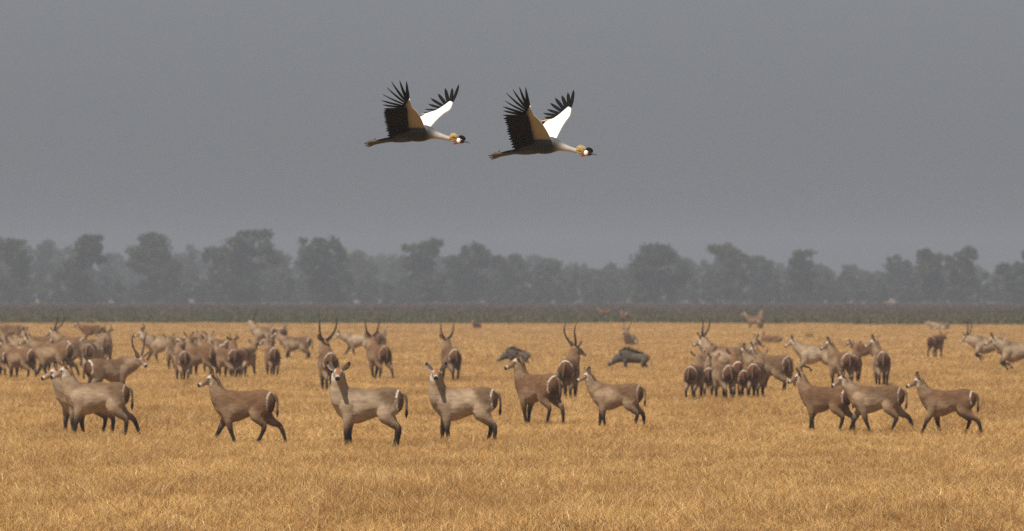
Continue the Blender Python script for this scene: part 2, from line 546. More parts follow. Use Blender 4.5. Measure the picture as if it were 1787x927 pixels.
def coat_colors(P, L, part, grey, dark, seed):
    """part 0 trunk, 1 front leg, 2 hind leg, 3 neck, 4 head; L = resting coordinates"""
    n = len(P)
    r = np.random.RandomState(seed)
    L = np.array(L)
    nt, nl_, nz = L[:, 0].copy(), L[:, 1].copy(), L[:, 2].copy()
    low = (part == 3)
    L[low] = P[low]
    X, Y, Z = L[:, 0], L[:, 1], L[:, 2]
    gg = min(1.0, grey)
    flank = (np.array([.165, .096, .050]) * (1 - gg) + np.array([.325, .243, .160]) * gg) * (1 - .3 * dark)
    b_ = (np.array([.108, .052, .024]) * (1 - gg) + np.array([.112, .068, .038]) * gg) * (1 - .35 * dark)
    legc = np.array([.016, .012, .010])
    white = np.array([.74, .69, .60])
    blot = vnoise(X * 3.1 + r.rand() * 50, Z * 3.7 + Y * 2, seed % 90)
    tuft = vnoise(X * 9 + Y * 5 + 20, Z * 13 - Y * 6, (seed + 7) % 90)
    c = np.tile(flank, (n, 1))
    body = part <= 3
    # dorsal saddle and haunch: richer brown over a paler flank
    zb = .74 + .42 * gg - .24 * sstep(-.05, -.5, X) + .16 * (blot - .5)
    c = np.where(body[:, None], lerp(c, b_, sstep(zb - .10, zb + .15, Z) * .92), c)
    c = np.where(body[:, None], c * (.72 + .36 * blot + .20 * tuft)[:, None], c)
    # dark lower legs, starting higher behind
    top = np.where(part == 1, .62, .62)
    leg = (part >= 1) & (part <= 2)
    lf = sstep(top, top - .30, Z) * .97
    c = np.where(leg[:, None], lerp(c, legc, lf), c)
    pale = leg * sstep(.03, .05, Z) * sstep(.085, .065, Z)
    c = lerp(c, (.25, .22, .18), pale * .7)
    # white ring round the tail
    e = np.sqrt(((X + .72) / .22) ** 2 + (Y / .30) ** 2 + ((Z - .92) / .29) ** 2)
    ring = np.exp(-((e - .98) / .052) ** 2) * body * (X < -.3) * sstep(.72, .86, Z) * np.clip(.25 + .6 * r.rand() + .7 * (blot - .4), .1, 1)
    inside = (e < .93) * body * (X < -.3)
    c = lerp(c, np.array([.085, .038, .018]), inside * .8)
    c = lerp(c, np.array([.022, .017, .015]), inside * sstep(.86, .72, Z) * .8)
    c = lerp(c, white, ring)
    # neck: L = (t, lateral, dorsal)
    nk = part == 3
    nc = lerp(np.tile(flank * .97, (n, 1)), b_ * 1.1, sstep(.45, .95, nz) * .7)
    nc = lerp(nc, white * .6, sstep(.80, .90, nt) * sstep(-.1, -.6, nz))
    c = np.where(nk[:, None], lerp(c, nc * (.80 + .20 * blot + .20 * tuft)[:, None], sstep(.30, .68, nt)), c)
    # head: L = (along the head 0 poll .. .37 nose, lateral, up) in metres
    hd = part == 4
    hc = np.tile(flank * .95, (n, 1))
    hc = lerp(hc, np.array([.20, .085, .04]) * (1 - .3 * dark), sstep(.0, .05, Z) * sstep(.055, .03, np.abs(Y)))
    brow = np.exp(-(((X - .10) / .035) ** 2 + ((Z - .045) / .03) ** 2)) * (np.abs(Y) > .035)
    hc = lerp(hc, white, brow * .65)
    eye = np.exp(-(((X - .125) / .024) ** 2 + ((Z - .018) / .02) ** 2)) * (np.abs(Y) > .04)
    hc = lerp(hc, (.01, .008, .007), eye * 1.2)
    muz = sstep(.27, .295, X) * sstep(.335, .315, X)
    hc = lerp(hc, white * .8, muz * .5)
    hc = lerp(hc, white * .7, sstep(-.03, -.06, Z) * sstep(.05, .1, X) * .4)
    hc = lerp(hc, (.012, .010, .010), sstep(.312, .325, X) * (Z > -.06))
    c = np.where(hd[:, None], hc, c)
    return np.clip(c, .005, .9)


TRUNK = np.array([  # x, z, half height, half width
    (-.70, .95, .04, .03), (-.675, .945, .13, .095), (-.60, .945, .215, .160), (-.48, .945, .258, .200), (-.33, .945, .262, .205), (-.14, .905, .272, .196),
    (.10, .858, .322, .236), (.32, .862, .340, .208), (.47, .905, .285, .170), (.58, .95, .20, .125), (.645, .975, .10, .07)])

STANCES = {   # fore-aft shift and lift of left fore, right fore, left hind, right hind foot
    'stand': [(.02, 0), (-.03, 0), (.12, 0), (.01, 0)],
    'square': [(-.03, 0), (.05, 0), (.00, 0), (.11, 0)],
    'step': [(.08, 0), (-.06, 0), (-.02, 0), (-.30, 0)],
    'walk': [(-.20, 0), (.30, 0), (.24, 0), (-.30, 0)],
    'walk2': [(.26, .02), (-.20, 0), (-.24, 0), (.20, .02)],
    'amble': [(-.10, 0), (.12, 0), (.12, 0), (-.12, 0)],
    'trot': [(.30, .06), (.05, .30), (-.28, .05), (.12, .12)],
    'gallop': [(.12, .34), (.20, .28), (-.10, .12), (-.30, .06)],
    'lie': None,
}


def remesh(V, F, voxel, smooth=3):
    me = bpy.data.meshes.new('tmp')
    me.from_pydata(V.tolist(), [], F)
    o = bpy.data.objects.new('tmp', me)
    col.objects.link(o)
    m = o.modifiers.new('r', 'REMESH'); m.mode = 'VOXEL'; m.voxel_size = voxel; m.use_smooth_shade = True
    if smooth:
        s = o.modifiers.new('s', 'SMOOTH'); s.factor = .5; s.iterations = smooth
    dg = bpy.context.evaluated_depsgraph_get()
    out = bpy.data.meshes.new_from_object(o.evaluated_get(dg))
    bpy.data.objects.remove(o)
    bpy.data.meshes.remove(me)
    return out


def transfer(me, P, L, part):
    """resting coordinates and part of the nearest source points for every vertex of the skin"""
    kd = kdtree.KDTree(len(P))
    for i, p in enumerate(P): kd.insert(p, i)
    kd.balance()
    n = len(me.vertices)
    Q = np.empty(n * 3); me.vertices.foreach_get('co', Q); Q = Q.reshape(-1, 3)
    LL = np.zeros((n, 3)); pp = np.zeros(n, int)
    for k in range(n):
        h = kd.find_n(Q[k], 4)
        p0 = part[h[0][1]]
        w = s = 0
        for _, i, dd in h:
            if part[i] == p0:
                ww = 1 / (dd + .004); s = s + ww * L[i]; w += ww
        LL[k] = s / w; pp[k] = p0
    return Q, LL, pp


class Src:
    def __init__(s): s.V, s.F, s.L, s.P, s.n = [], [], [], [], 0
    def add(s, V, F, L, part):
        s.V.append(V); s.L.append(L); s.P.append(np.full(len(V), part)); s.F += [tuple(i + s.n for i in f) for f in F]; s.n += len(V)
    def get(s): return np.vstack(s.V), s.F, np.vstack(s.L), np.concatenate(s.P)


def ear_mesh(length=.225, width=.062):
    """cupped leaf, local x along the ear, z towards its opening"""
    V, F = [], []
    ts = [0, .12, .3, .5, .7, .86, .96, 1]
    ws = [.35, .62, .92, 1.0, .9, .66, .36, .04]
    for sgn in (1, -1):
        for t, w in zip(ts, ws):
            for u in (-1, -.5, 0, .5, 1):
                V.append((t * length, u * w * width, (u * u) * w * width * .55 + (.006 if sgn > 0 else -.006)))
    n = len(ts) * 5
    for s, o in ((0, 0), (1, n)):
        for i in range(len(ts) - 1):
            for j in range(4):
                q = (o + i * 5 + j, o + (i + 1) * 5 + j, o + (i + 1) * 5 + j + 1, o + i * 5 + j + 1)
                F.append(q if s else q[::-1])
    for i in range(len(ts) - 1):
        for j in (0, 4):
            F.append((i * 5 + j, (i + 1) * 5 + j, n + (i + 1) * 5 + j, n + i * 5 + j))
    return np.array(V), F, n


EAR_V, EAR_F, EAR_N = ear_mesh()


def waterbuck(x, yf, heading, head, s, sex, stance, neck, grey, label, nose=-22, dark=0.0, group='herd of waterbuck on the dry plain', name='waterbuck', horn=1.0):
    """heading and head: 0 right, 90 away, 180 left, 270 to the camera; neck: its rise in degrees"""
    seed = int(x * 7 + yf * 13) % 9973
    r = random.Random(seed)
    root = empty(name, at(x, yf), R(heading), s)
    ppm = (yf - HORIZON) / CAM_H * 1024 / 1787 * s
    voxel = min(.028, max(.018, .5 / ppm))
    S = Src()
    lie = stance == 'lie'
    dz = -.50 if lie else 0.0
    male = sex == 'm'
    # trunk
    T = catmull(TRUNK, 4)
    fat = 1.0 + r.uniform(-.04, .05)
    n = 26
    a = np.linspace(0, 2 * np.pi, n, endpoint=False)
    V = np.array([[(t[0], t[3] * fat * math.cos(q) * (1 - .12 * math.sin(q)), t[1] + t[2] * math.sin(q)) for q in a] for t in T]).reshape(-1, 3)
    F = [(i * n + j, i * n + (j + 1) % n, (i + 1) * n + (j + 1) % n, (i + 1) * n + j) for i in range(len(T) - 1) for j in range(n)]
    F += [tuple(range(n - 1, -1, -1)), tuple((len(T) - 1) * n + j for j in range(n))]
    F = [f[::-1] for f in F]
    S.add(V + np.array([0, 0, dz]), F, V, 0)
    # legs
    if not lie:
        st = [(dx + r.uniform(-.035, .035), lf) for dx, lf in STANCES[stance]]
        for k, (dx, lf) in enumerate(st):
            sd = 1 if k % 2 == 0 else -1
            if k < 2:
                rest = [(.33, .07, 1.10), (.365, .13, .92), (.33, .145, .66), (.355, .125, .37), (.345, .12, .10), (.375, .12, .0)]
                ra = [.04, .112, .084, .050, .033, .040]; rb = [.06, .18, .118, .056, .036, .047]
                up = lf / .3
                pose = [rest[0], rest[1], (.33 + .18 * dx + .10 * up, .145, .66 + .04 * up), (.355 + .58 * dx + .10 * up, .125, .37 + .13 * up),
                        (.345 + dx - .13 * up, .12, .10 + lf), (.375 + dx - .24 * up, .12, lf * .95)]
            else:
                rest = [(-.43, .05, 1.10), (-.46, .105, .93), (-.385, .14, .70), (-.51, .135, .53), (-.625, .125, .405), (-.600, .12, .10), (-.565, .12, .0)]
                ra = [.05, .125, .115, .076, .044, .033, .040]; rb = [.10, .205, .185, .096, .058, .036, .047]
                up = lf / .3
                pose = [rest[0], rest[1], (-.385 + .15 * dx + .05 * up, .14, .70 + .03 * up), (-.51 + .33 * dx, .135, .53 + .04 * up), (-.625 + .55 * dx, .125, .405 + .12 * up + .03 * abs(dx)),
                        (-.600 + dx - .08 * up, .12, .10 + lf), (-.565 + dx - .12 * up, .12, lf * .92)]
            fl = np.array([1, sd, 1])
            vp, f, tt, aa = tube(np.array(pose) * fl, ra, rb, 14, 5)
            vr, _, _, _ = tube(np.array(rest) * fl, ra, rb, 14, 5)
            S.add(vp, f, vr, 1 if k < 2 else 2)
    else:
        for sd in (1, -1):
            for rest, ra in (([(.36, .13, .30), (.48, .20, .13), (.30, .21, .07), (.12, .2, .05)], [.09, .06, .045, .04]),
                             ([(-.46, .14, .36), (-.18, .24, .20), (-.45, .25, .08), (-.15, .26, .05)], [.17, .10, .05, .04])):
                vp, f, tt, aa = tube(np.array(rest) * np.array([1, sd, 1]), ra, ra, 12, 5)
                S.add(vp, f, np.column_stack([vp[:, 0], vp[:, 1], vp[:, 2] + .5]), 1)
    # neck
    rel = (head - heading + 180) % 360 - 180
    nyaw = max(-75, min(75, rel * .5))
    nd = rot(rot((1, 0, 0), 'Y', -neck), 'Z', nyaw)
    base = np.array([.43, 0, .98 + dz])
    ln = .51 if not male else .53
    poll = base + nd * ln
    mid = base + nd * ln * .5 + np.array([.035, 0, -.02])
    nr = [.185, .140, .106] if not male else [.21, .178, .135]
    nr = [q_ * (1.0 + .18 * max(0.0, grey - .5)) for q_ in nr]
    first = base - np.array([.14, 0, .05])
    V, f, tt, aa = tube([first, base, mid, poll], [.13] + nr, [.19, nr[0] * 1.35, nr[1] * 1.18, nr[2] * 1.05], 18, 6, ref=rot((0, 1, 0), 'Z', nyaw * .7))
    S.add(V, f, np.column_stack([tt, np.cos(aa), np.sin(aa)]), 3)
    # head
    hf = rot(rot((1, 0, 0), 'Y', -nose), 'Z', rel)
    hl = rot((0, 1, 0), 'Z', rel)
    hu = np.cross(hf, hl)
    o = poll - hf * .03 + np.array([0, 0, .005])
    prof = np.array([(-.05, -.005, .060, .070), (.0, .0, .078, .088), (.07, .003, .080, .090), (.14, -.004, .070, .080), (.21, -.018, .052, .062), (.28, -.028, .043, .050), (.335, -.032, .044, .046), (.362, -.032, .030, .032)])
    hs = 1.15 if male else 1.11
    V, f, tt, aa = tube([o + hf * p[0] * hs + hu * p[1] * hs for p in prof], prof[:, 2] * hs, prof[:, 3] * hs, 16, 4, ref=hl)
    D = (V - o) / hs
    S.add(V, f, np.column_stack([D @ hf, D @ hl, D @ hu]), 4)
    P_, F_, L_, part_ = S.get()
    me = remesh(P_, F_, voxel)
    Q, LL, pp = transfer(me, P_, L_, part_)
    colr = coat_colors(Q, LL, pp, grey, dark, seed)
    # shaggy hide: uneven tufts and folds along the normals, strongest on neck and trunk
    Nn = np.empty(len(Q) * 3); me.vertices.foreach_get('normal', Nn); Nn = Nn.reshape(-1, 3)
    amp = np.select([pp == 0, pp == 3, pp == 4], [.008, .010, .002], .003)
    nz = (vnoise(Q[:, 0] * 9 + Q[:, 1] * 4 + 30, Q[:, 2] * 13 + Q[:, 1] * 7, seed % 80) - .5) + .9 * (vnoise(Q[:, 0] * 4.5 + 60, Q[:, 2] * 5 + Q[:, 1] * 5, (seed + 3) % 80) - .5)
    me.vertices.foreach_set('co', (Q + Nn * (amp * nz * 1.4)[:, None]).ravel())
    me.name = 'body'
    finish('body', me, M_COAT, root, True, colr)
    # ears
    fl_ = (np.array([.25, .19, .13]) * grey + np.array([.13, .066, .033]) * (1 - grey))
    for sd in (1, -1):
        ex = hl * sd * r.uniform(.60, .85) + hu * r.uniform(.62, .9) - hf * r.uniform(.0, .25)
        ex /= np.linalg.norm(ex)
        ez = hf * .72 + hl * sd * .62
        ez -= ex * (ez @ ex); ez /= np.linalg.norm(ez)
        ey = np.cross(ez, ex)
        o2 = o + hu * .05 + hl * sd * .058 + hf * .012
        V = o2 + EAR_V[:, :1] * ex + EAR_V[:, 1:2] * ey + EAR_V[:, 2:3] * ez
        cc = np.where(np.arange(len(V))[:, None] < EAR_N, np.array([.52, .45, .38]), fl_ * .8)
        tip = sstep(.145, .19, EAR_V[:, 0])
        rim = (np.abs(EAR_V[:, 1]) > .8 * .055 * .6) * (np.arange(len(V)) < EAR_N)
        cc = lerp(cc, (.03, .024, .02), np.maximum(tip, rim * .55))
        mesh_obj('ear', V, EAR_F, M_COAT, root, True, cc)
        if yf > 640:
            e0 = o + hf * .125 * hs + hu * .02 + hl * sd * .066
            V, f, _, _ = tube([e0 - hf * .02, e0 - hf * .012, e0, e0 + hf * .012, e0 + hf * .02], [.004, .014, .018, .014, .004], n=8, sub=1, ref=hl)
            mesh_obj('eye', V, f, M_EYE, root)
        if male:
            t = np.linspace(0, 1, 9)
            lat = .040 + .20 * (1 - np.exp(-t * 3.6)) - .035 * t ** 3
            bk = -.02 - .36 * np.sin(t * np.pi * .58) + .10 * t ** 3
            upz = .075 + .60 * t ** 1.12
            k = .98 * horn
            W = [o + hl * sd * (.04 + (l_ - .04) * k) + hf * b_ * k + hu * (.07 + (u_ - .07) * k) for l_, b_, u_ in zip(lat, bk, upz)]
            V, f, _, _ = tube(W, np.interp(t, [0, .15, .6, 1], [.034, .030, .021, .006]) * (.6 + .4 * horn), n=8, sub=3, ref=(.2, 1, .3))
            mesh_obj('horn', V, f, M_HORN, root)
    # tail
    sw = r.uniform(-.05, .05)
    tp = [(-.655, 0, 1.10 + dz), (-.715, 0, 1.05 + dz), (-.745, sw * .4, .93 + dz), (-.75, sw, .80 + dz), (-.745, sw * 1.2, .70 + dz), (-.74, sw * 1.3, .62 + dz)]
    V, f, tt, aa = tube(tp, [.030, .034, .026, .023, .030, .008], n=8, sub=3)
    cc = lerp(np.tile(fl_ * .75, (len(V), 1)), (.03, .024, .02), sstep(.55, .75, tt))
    mesh_obj('tail', V, f, M_COAT, root, True, cc)
    tag(root, label, 'antelope', group)
    return root


W = waterbuck
# --- front row, left to right
W(147, 764, 208, 186, 1.0, 'f', 'square', 64, .75, 'pale hornless waterbuck half hidden behind the leftmost foreground one, head further left')
W(168, 768, 180, 188, 1.03, 'f', 'step', 68, .72, 'grey hornless waterbuck nearest the left edge in the front row, facing left')
W(424, 780, 168, 186, .97, 'f', 'walk', 66, .30, 'brown hornless waterbuck walking left with legs spread, second group of front row')
W(640, 788, 180, 268, 1.06, 'f', 'stand', 74, .90, 'large pale hornless waterbuck, side on, staring at the camera below a horned male', -14)
W(808, 780, 180, 268, 1.02, 'f', 'square', 74, .80, 'hornless waterbuck side on with reddish face and spread ears, staring at the camera', -12)
W(938, 745, 132, 186, 1.04, 'f', 'amble', 74, .25, 'brown hornless waterbuck from behind, head turned left under a warthog')
W(992, 708, 82, 40, 1.08, 'm', 'square', 62, .30, 'horned male waterbuck from behind with head turned right, white rump ring', -18)
W(1075, 752, 172, 196, .90, 'f', 'amble', 58, .55, 'small hornless waterbuck walking left in front of the right-hand warthog')
W(1440, 758, 152, 168, .90, 'f', 'amble', 64, .25, 'brown hornless waterbuck, first of the three walking left at right')
W(1528, 760, 172, 184, .92, 'f', 'walk', 50, .55, 'greyish hornless waterbuck, middle of the three walking left at right', -30)
W(1654, 764, 175, 184, .88, 'f', 'walk2', 58, .35, 'brown hornless waterbuck, last of the three walking left at right')
# --- second row
W(573, 690, 98, 108, 1.12, 'm', 'square', 56, .30, 'horned male waterbuck from behind, directly over the pale starer\'s head', -5, .2, horn=1.22)
W(661, 668, 112, 92, 1.10, 'm', 'walk', 52, .30, 'horned male waterbuck walking away above the pale starer\'s back', -5)
W(787, 672, 104, 96, 1.05, 'm', 'walk2', 56, .35, 'horned male waterbuck walking away above the reddish-faced starer', -5)
W(475, 662, 100, 150, .98, 'f', 'square', 62, .40, 'hornless waterbuck from behind, alone left of the wide-horned male')
W(516, 634, 176, 170, .98, 'f', 'stand', 40, .60, 'pale brown waterbuck side on, facing left, left of the wide-horned male', -20)
W(460, 611, 150, 165, 1.05, 'm', 'square', 60, .70, 'far hazy horned waterbuck facing left, topmost of its small group', -15)
W(474, 607, 92, 90, .95, 'f', 'square', 40, .50, 'far waterbuck rump with white patch, left one of a pair')
W(494, 606, 88, 80, .95, 'f', 'square', 40, .45, 'far waterbuck rump with white patch, right one of a pair')
W(626, 627, 182, 186, .98, 'f', 'walk', 22, .95, 'pale grey waterbuck side on between the two horned males', -30)
W(664, 624, 80, 70, .95, 'f', 'square', 50, .80, 'pale waterbuck rump peeping out behind the walking male\'s neck')
# --- left herd
W(190, 702, 24, 305, 1.04, 'm', 'square', 24, .55, 'big horned male waterbuck facing right, head low, behind the left pair', -30, .25)
W(36, 668, 135, 150, 1.0, 'f', 'stand', 45, .35, 'brown waterbuck quartering away with dark legs near the left edge')
W(2, 667, 118, 110, 1.0, 'f', 'stand', 50, .40, 'dark-legged waterbuck cut by the left edge of the photo')
W(92, 664, 158, 168, 1.12, 'f', 'walk', 38, .45, 'brown waterbuck walking left above the heads of the left pair')
W(34, 640, 182, 190, 1.05, 'f', 'stand', 38, .75, 'pale waterbuck facing left behind the dark-legged pair at left')
W(70, 642, 150, 120, 1.1, 'f', 'square', 40, .45, 'dark-backed waterbuck with pale rump, middle of the left herd')
W(124, 646, 140, 150, 1.12, 'm', 'square', 44, .50, 'horned male waterbuck with wide horns, middle of the left herd', -8, horn=1.1)
W(163, 660, 74, 60, 1.08, 'f', 'square', 42, .80, 'pale waterbuck rump with white ring behind the big low-headed male')
W(183, 644, 80, 100, 1.0, 'm', 'square', 58, .55, 'young horned waterbuck facing away behind the big low-headed male', -5, horn=.55)
W(160, 601, 178, 180, .95, 'f', 'stand', 30, .10, 'far reddish waterbuck side on above the left herd')
W(22, 603, 170, 180, 1.0, 'f', 'stand', 45, .35, 'far waterbuck at the back of the left herd, near the edge')
W(56, 654, 168, 176, 1.05, 'f', 'stand', 30, .55, 'waterbuck with lowered neck between the dark-legged ones and the left walker', -40)
W(142, 652, 34, 40, 1.08, 'f', 'square', 30, .60, 'grey-flanked waterbuck between the wide-horned male and the ringed rump', -35)
W(305, 652, 110, 100, 1.02, 'f', 'square', 40, .45, 'waterbuck facing away, squeezed behind the nearest of the second cluster')
W(372, 655, 128, 140, 1.0, 'f', 'stand', 34, .35, 'waterbuck quartering away between the raised neck and the grey rump')
# --- second cluster
W(283, 640, 190, 192, 1.05, 'm', 'walk', 44, .80, 'grey waterbuck with short horns heading left, front of the second cluster', -20, horn=.45)
W(324, 646, 60, 40, 1.08, 'f', 'square', 34, .45, 'waterbuck with dark back in the middle of the second cluster')
W(318, 672, 100, 110, .98, 'f', 'square', 45, .50, 'waterbuck from behind with white rump stripe, nearest of the second cluster')
W(351, 663, 142, 120, 1.02, 'f', 'stand', 74, .25, 'brown waterbuck with raised neck, second cluster, black legs')
W(386, 650, 118, 130, 1.08, 'f', 'square', 36, .70, 'grey waterbuck rump with white patch, back of the second cluster')
W(396, 666, 116, 130, .98, 'f', 'square', 36, .40, 'dark-legged waterbuck facing away before the grey rump')
W(410, 665, 98, 96, .96, 'm', 'square', 60, .25, 'young waterbuck with short horns facing away, second cluster', -5, horn=.45)
W(430, 663, 72, 70, .96, 'f', 'walk', 40, .45, 'last waterbuck at the right end of the second cluster, from behind')
# --- right cluster seen from behind
W(1212, 705, 76, 95, .92, 'f', 'square', 58, .45, 'waterbuck from behind, leftmost of the tight cluster at right')
W(1236, 701, 90, 90, .84, 'f', 'square', 45, .40, 'narrow waterbuck from behind, second from left in the tight cluster')
W(1263, 706, 106, 120, .95, 'f', 'square', 42, .50, 'dark-rumped waterbuck from behind, third from left in the tight cluster', dark=.3)
W(1285, 702, 95, 90, 1.0, 'f', 'square', 40, .05, 'tall rusty waterbuck from behind in the tight cluster')
W(1300, 703, 86, 80, .80, 'f', 'square', 40, .0, 'rusty orange calf from behind in the tight cluster', name='waterbuck_calf')
W(1320, 703, 80, 76, .96, 'f', 'square', 48, .40, 'waterbuck with bold white rump ring, rightmost rear of the tight cluster')
W(1351, 686, 138, 160, 1.0, 'f', 'amble', 50, .35, 'waterbuck quartering away at the right side of the tight cluster')
W(1238, 688, 96, 100, 1.02, 'f', 'square', 40, .60, 'waterbuck rump with white ring below the horned male\'s neck')
W(1268, 676, 170, 150, 1.12, 'm', 'square', 56, .65, 'horned male waterbuck in profile facing left, back of the tight cluster', -28)
W(1279, 668, 8, 15, 1.05, 'f', 'stand', 52, .60, 'waterbuck side on facing right behind the tight cluster', -25)
W(1337, 690, 168, 196, .98, 'f', 'square', 58, .60, 'pale-faced waterbuck looking left over the ringed rump', -30)
# --- between the clusters at right
W(1424, 662, 180, 182, 1.02, 'f', 'trot', 44, .95, 'pale waterbuck trotting left with one foreleg folded', -26)
W(1467, 682, 112, 184, 1.04, 'f', 'square', 70, .45, 'waterbuck from behind with head turned left, overlapping the trotter\'s rump', -28)
W(1492, 674, 84, 95, .90, 'f', 'square', 66, .20, 'reddish waterbuck from behind between two others with turned heads')
W(1538, 680, 94, 184, 1.06, 'f', 'square', 66, .50, 'waterbuck from behind with dark tail and head turned left, right of cluster', -22)
W(1512, 640, 178, 182, .80, 'f', 'stand', 30, .0, 'far rusty calf side on behind the turned heads', name='waterbuck_calf')
# --- far ones
W(1633, 628, 64, 60, .95, 'f', 'square', 20, .05, 'far rusty waterbuck from behind, alone, left of the two runners')
W(1728, 641, 180, 156, 1.05, 'm', 'gallop', 22, .80, 'horned male waterbuck running left near the right edge', -28)
W(1779, 660, 184, 182, 1.12, 'f', 'gallop', 36, .85, 'pale waterbuck running left, cut by the right edge', -30)
W(1640, 579, 180, 170, 1.0, 'f', 'lie', 30, .80, 'far pale waterbuck lying down beside the green strip')
W(1316, 578, 190, 190, 1.0, 'f', 'stand', 55, .55, 'far brown waterbuck at the green strip, left one of two')
W(1327, 577, 80, 100, 1.05, 'f', 'stand', 55, .75, 'far pale waterbuck at the green strip, right one of two')
W(1100, 606, 250, 245, 1.0, 'm', 'lie', 48, .75, 'far horned male waterbuck lying down above the right-hand warthog', -12)
W(832, 577, 250, 230, .9, 'f', 'lie', 45, .40, 'tiny far waterbuck lying on the plain above the horned walkers')
W(1345, 604, 178, 10, .85, 'f', 'lie', 30, .05, 'far rusty calf lying down behind the tight cluster', name='waterbuck_calf')
W(1055, 558, 170, 180, .9, 'f', 'stand', 50, .0, 'tiny rusty antelope in the green strip')
W(1090, 565, 120, 110, .9, 'f', 'stand', 40, .3, 'tiny dark antelope in the green strip', dark=.6)


# ---------------------------------------------------------------- warthogs
M_HOG = attr_mat('hog_hide', 'coat', .95, 18.0, .3, .04, .4)
M_TUSK = simple_mat('tusk', (.6, .55, .45), .4, .1, 20)
M_MANE = simple_mat('mane_hair', (.035, .028, .024), .8, .3, 60)


def warthog(x, yf, heading, s, label, stance):
    root = empty('warthog', at(x, yf), R(heading), s)
    r = random.Random(int(x))
    S = Src()
    prof = np.array([(-.58, .55, .05, .04), (-.55, .54, .12, .10), (-.42, .53, .175, .15), (-.15, .52, .185, .17), (.10, .555, .215, .175), (.30, .60, .235, .165), (.44, .59, .20, .14), (.54, .54, .11, .10)])
    V, f, tt, aa = tube([(p[0], 0, p[1]) for p in prof], prof[:, 3], prof[:, 2], 20, 4)
    S.add(V, f, V, 0)
    for k, (dx, lf) in enumerate(stance):
        sd = 1 if k % 2 == 0 else -1
        if k < 2: pts = [(.30, .10, .46), (.29 + .25 * dx, .10, .27), (.30 + .7 * dx, .09, .15), (.30 + dx, .09, .0 + lf)]; ra = [.085, .052, .030, .032]
        else: pts = [(-.42, .10, .48), (-.38 + .25 * dx, .11, .30), (-.47 + .7 * dx, .10, .17), (-.44 + dx, .10, .0 + lf)]; ra = [.125, .075, .034, .032]
        V, f, tt, aa = tube(np.array(pts) * np.array([1, sd, 1]), ra, ra, 12, 4)
        S.add(V, f, V, 1)
    hp = [((.40, 0, .56), .15, .19), ((.54, 0, .53), .145, .175), ((.66, 0, .46), .125, .135), ((.77, 0, .375), .095, .10), ((.87, 0, .31), .085, .08), ((.93, 0, .275), .08, .068)]
    V, f, tt, aa = tube([h[0] for h in hp], [h[1] for h in hp], [h[2] for h in hp], 16, 4)
    S.add(V, f, V, 2)
    P_, F_, L_, pt = S.get()
    me = remesh(P_, F_, .02, 3)
    Q = np.empty(len(me.vertices) * 3); me.vertices.foreach_get('co', Q); Q = Q.reshape(-1, 3)
    c = np.tile(np.array([.088, .071, .053]), (len(Q), 1)) * (.75 + .5 * vnoise(Q[:, 0] * 9, Q[:, 2] * 9 + Q[:, 1] * 4, 4))[:, None]
    c = lerp(c, (.035, .03, .028), sstep(.2, .08, Q[:, 2]) * .7)
    c = lerp(c, (.04, .035, .033), sstep(.84, .92, Q[:, 0]))
    finish('body', me, M_HOG, root, True, c)
    for sd in (1, -1):
        V, f, _, _ = tube([(.80, .07 * sd, .34), (.83, .13 * sd, .36), (.83, .155 * sd, .43), (.80, .14 * sd, .48)], [.018, .016, .012, .004], n=7, sub=3)
        mesh_obj('tusk', V, f, M_TUSK, root)
        V = np.array([.47, .10 * sd, .66]) + EAR_V * np.array([.55, .8, .8]) @ np.array([(-.3, .55 * sd, .78), (0, -.82, .57 * sd), (.95, .17 * sd, .25)])
        mesh_obj('ear', V, EAR_F, M_HOG, root, True, np.tile((.07, .06, .055), (len(V), 1)))
    V, f = [], []
    for k in range(260):
        x0 = r.uniform(-.35, .56)
        z0 = np.interp(x0, [-.25, .12, .32, .5, .6], [.70, .765, .82, .77, .68])
        y0 = r.uniform(-.05, .05)
        hh = np.interp(x0, [-.25, .0, .3, .5], [.07, .13, .19, .10]) * r.uniform(.6, 1.2)
        dx, dy = -hh * r.uniform(.3, .9), y0 * r.uniform(.5, 1.5)
        n0 = len(V)
        V += [(x0 - .012, y0, z0 - .03), (x0 + .012, y0 + .006, z0 - .03), (x0, y0 - .012, z0 - .03), (x0 + dx, y0 + dy, z0 + hh)]
        f += [(n0, n0 + 1, n0 + 3), (n0 + 1, n0 + 2, n0 + 3), (n0 + 2, n0, n0 + 3)]
    mesh_obj('mane', V, f, M_MANE, root, False)
    V, f, _, _ = tube([(-.57, 0, .62), (-.63, 0, .55), (-.66, .01, .42), (-.66, .02, .30), (-.655, .02, .24)], [.02, .014, .011, .02, .006], n=7, sub=3)
    mesh_obj('tail', V, f, M_HOG, root, True, np.tile((.05, .045, .04), (len(V), 1)))
    tag(root, label, 'warthog', 'warthogs trotting among the antelope')


warthog(903, 641, 176, .92, 'dark grey warthog above the brown waterbuck with turned head', [(.1, .02), (-.1, 0), (-.1, 0), (.1, .02)])
warthog(1105, 650, 180, 1.06, 'dark grey maned warthog trotting left in the open, right one of two', [(.05, .0), (-.10, 0.03), (.14, 0), (-.14, .03)])

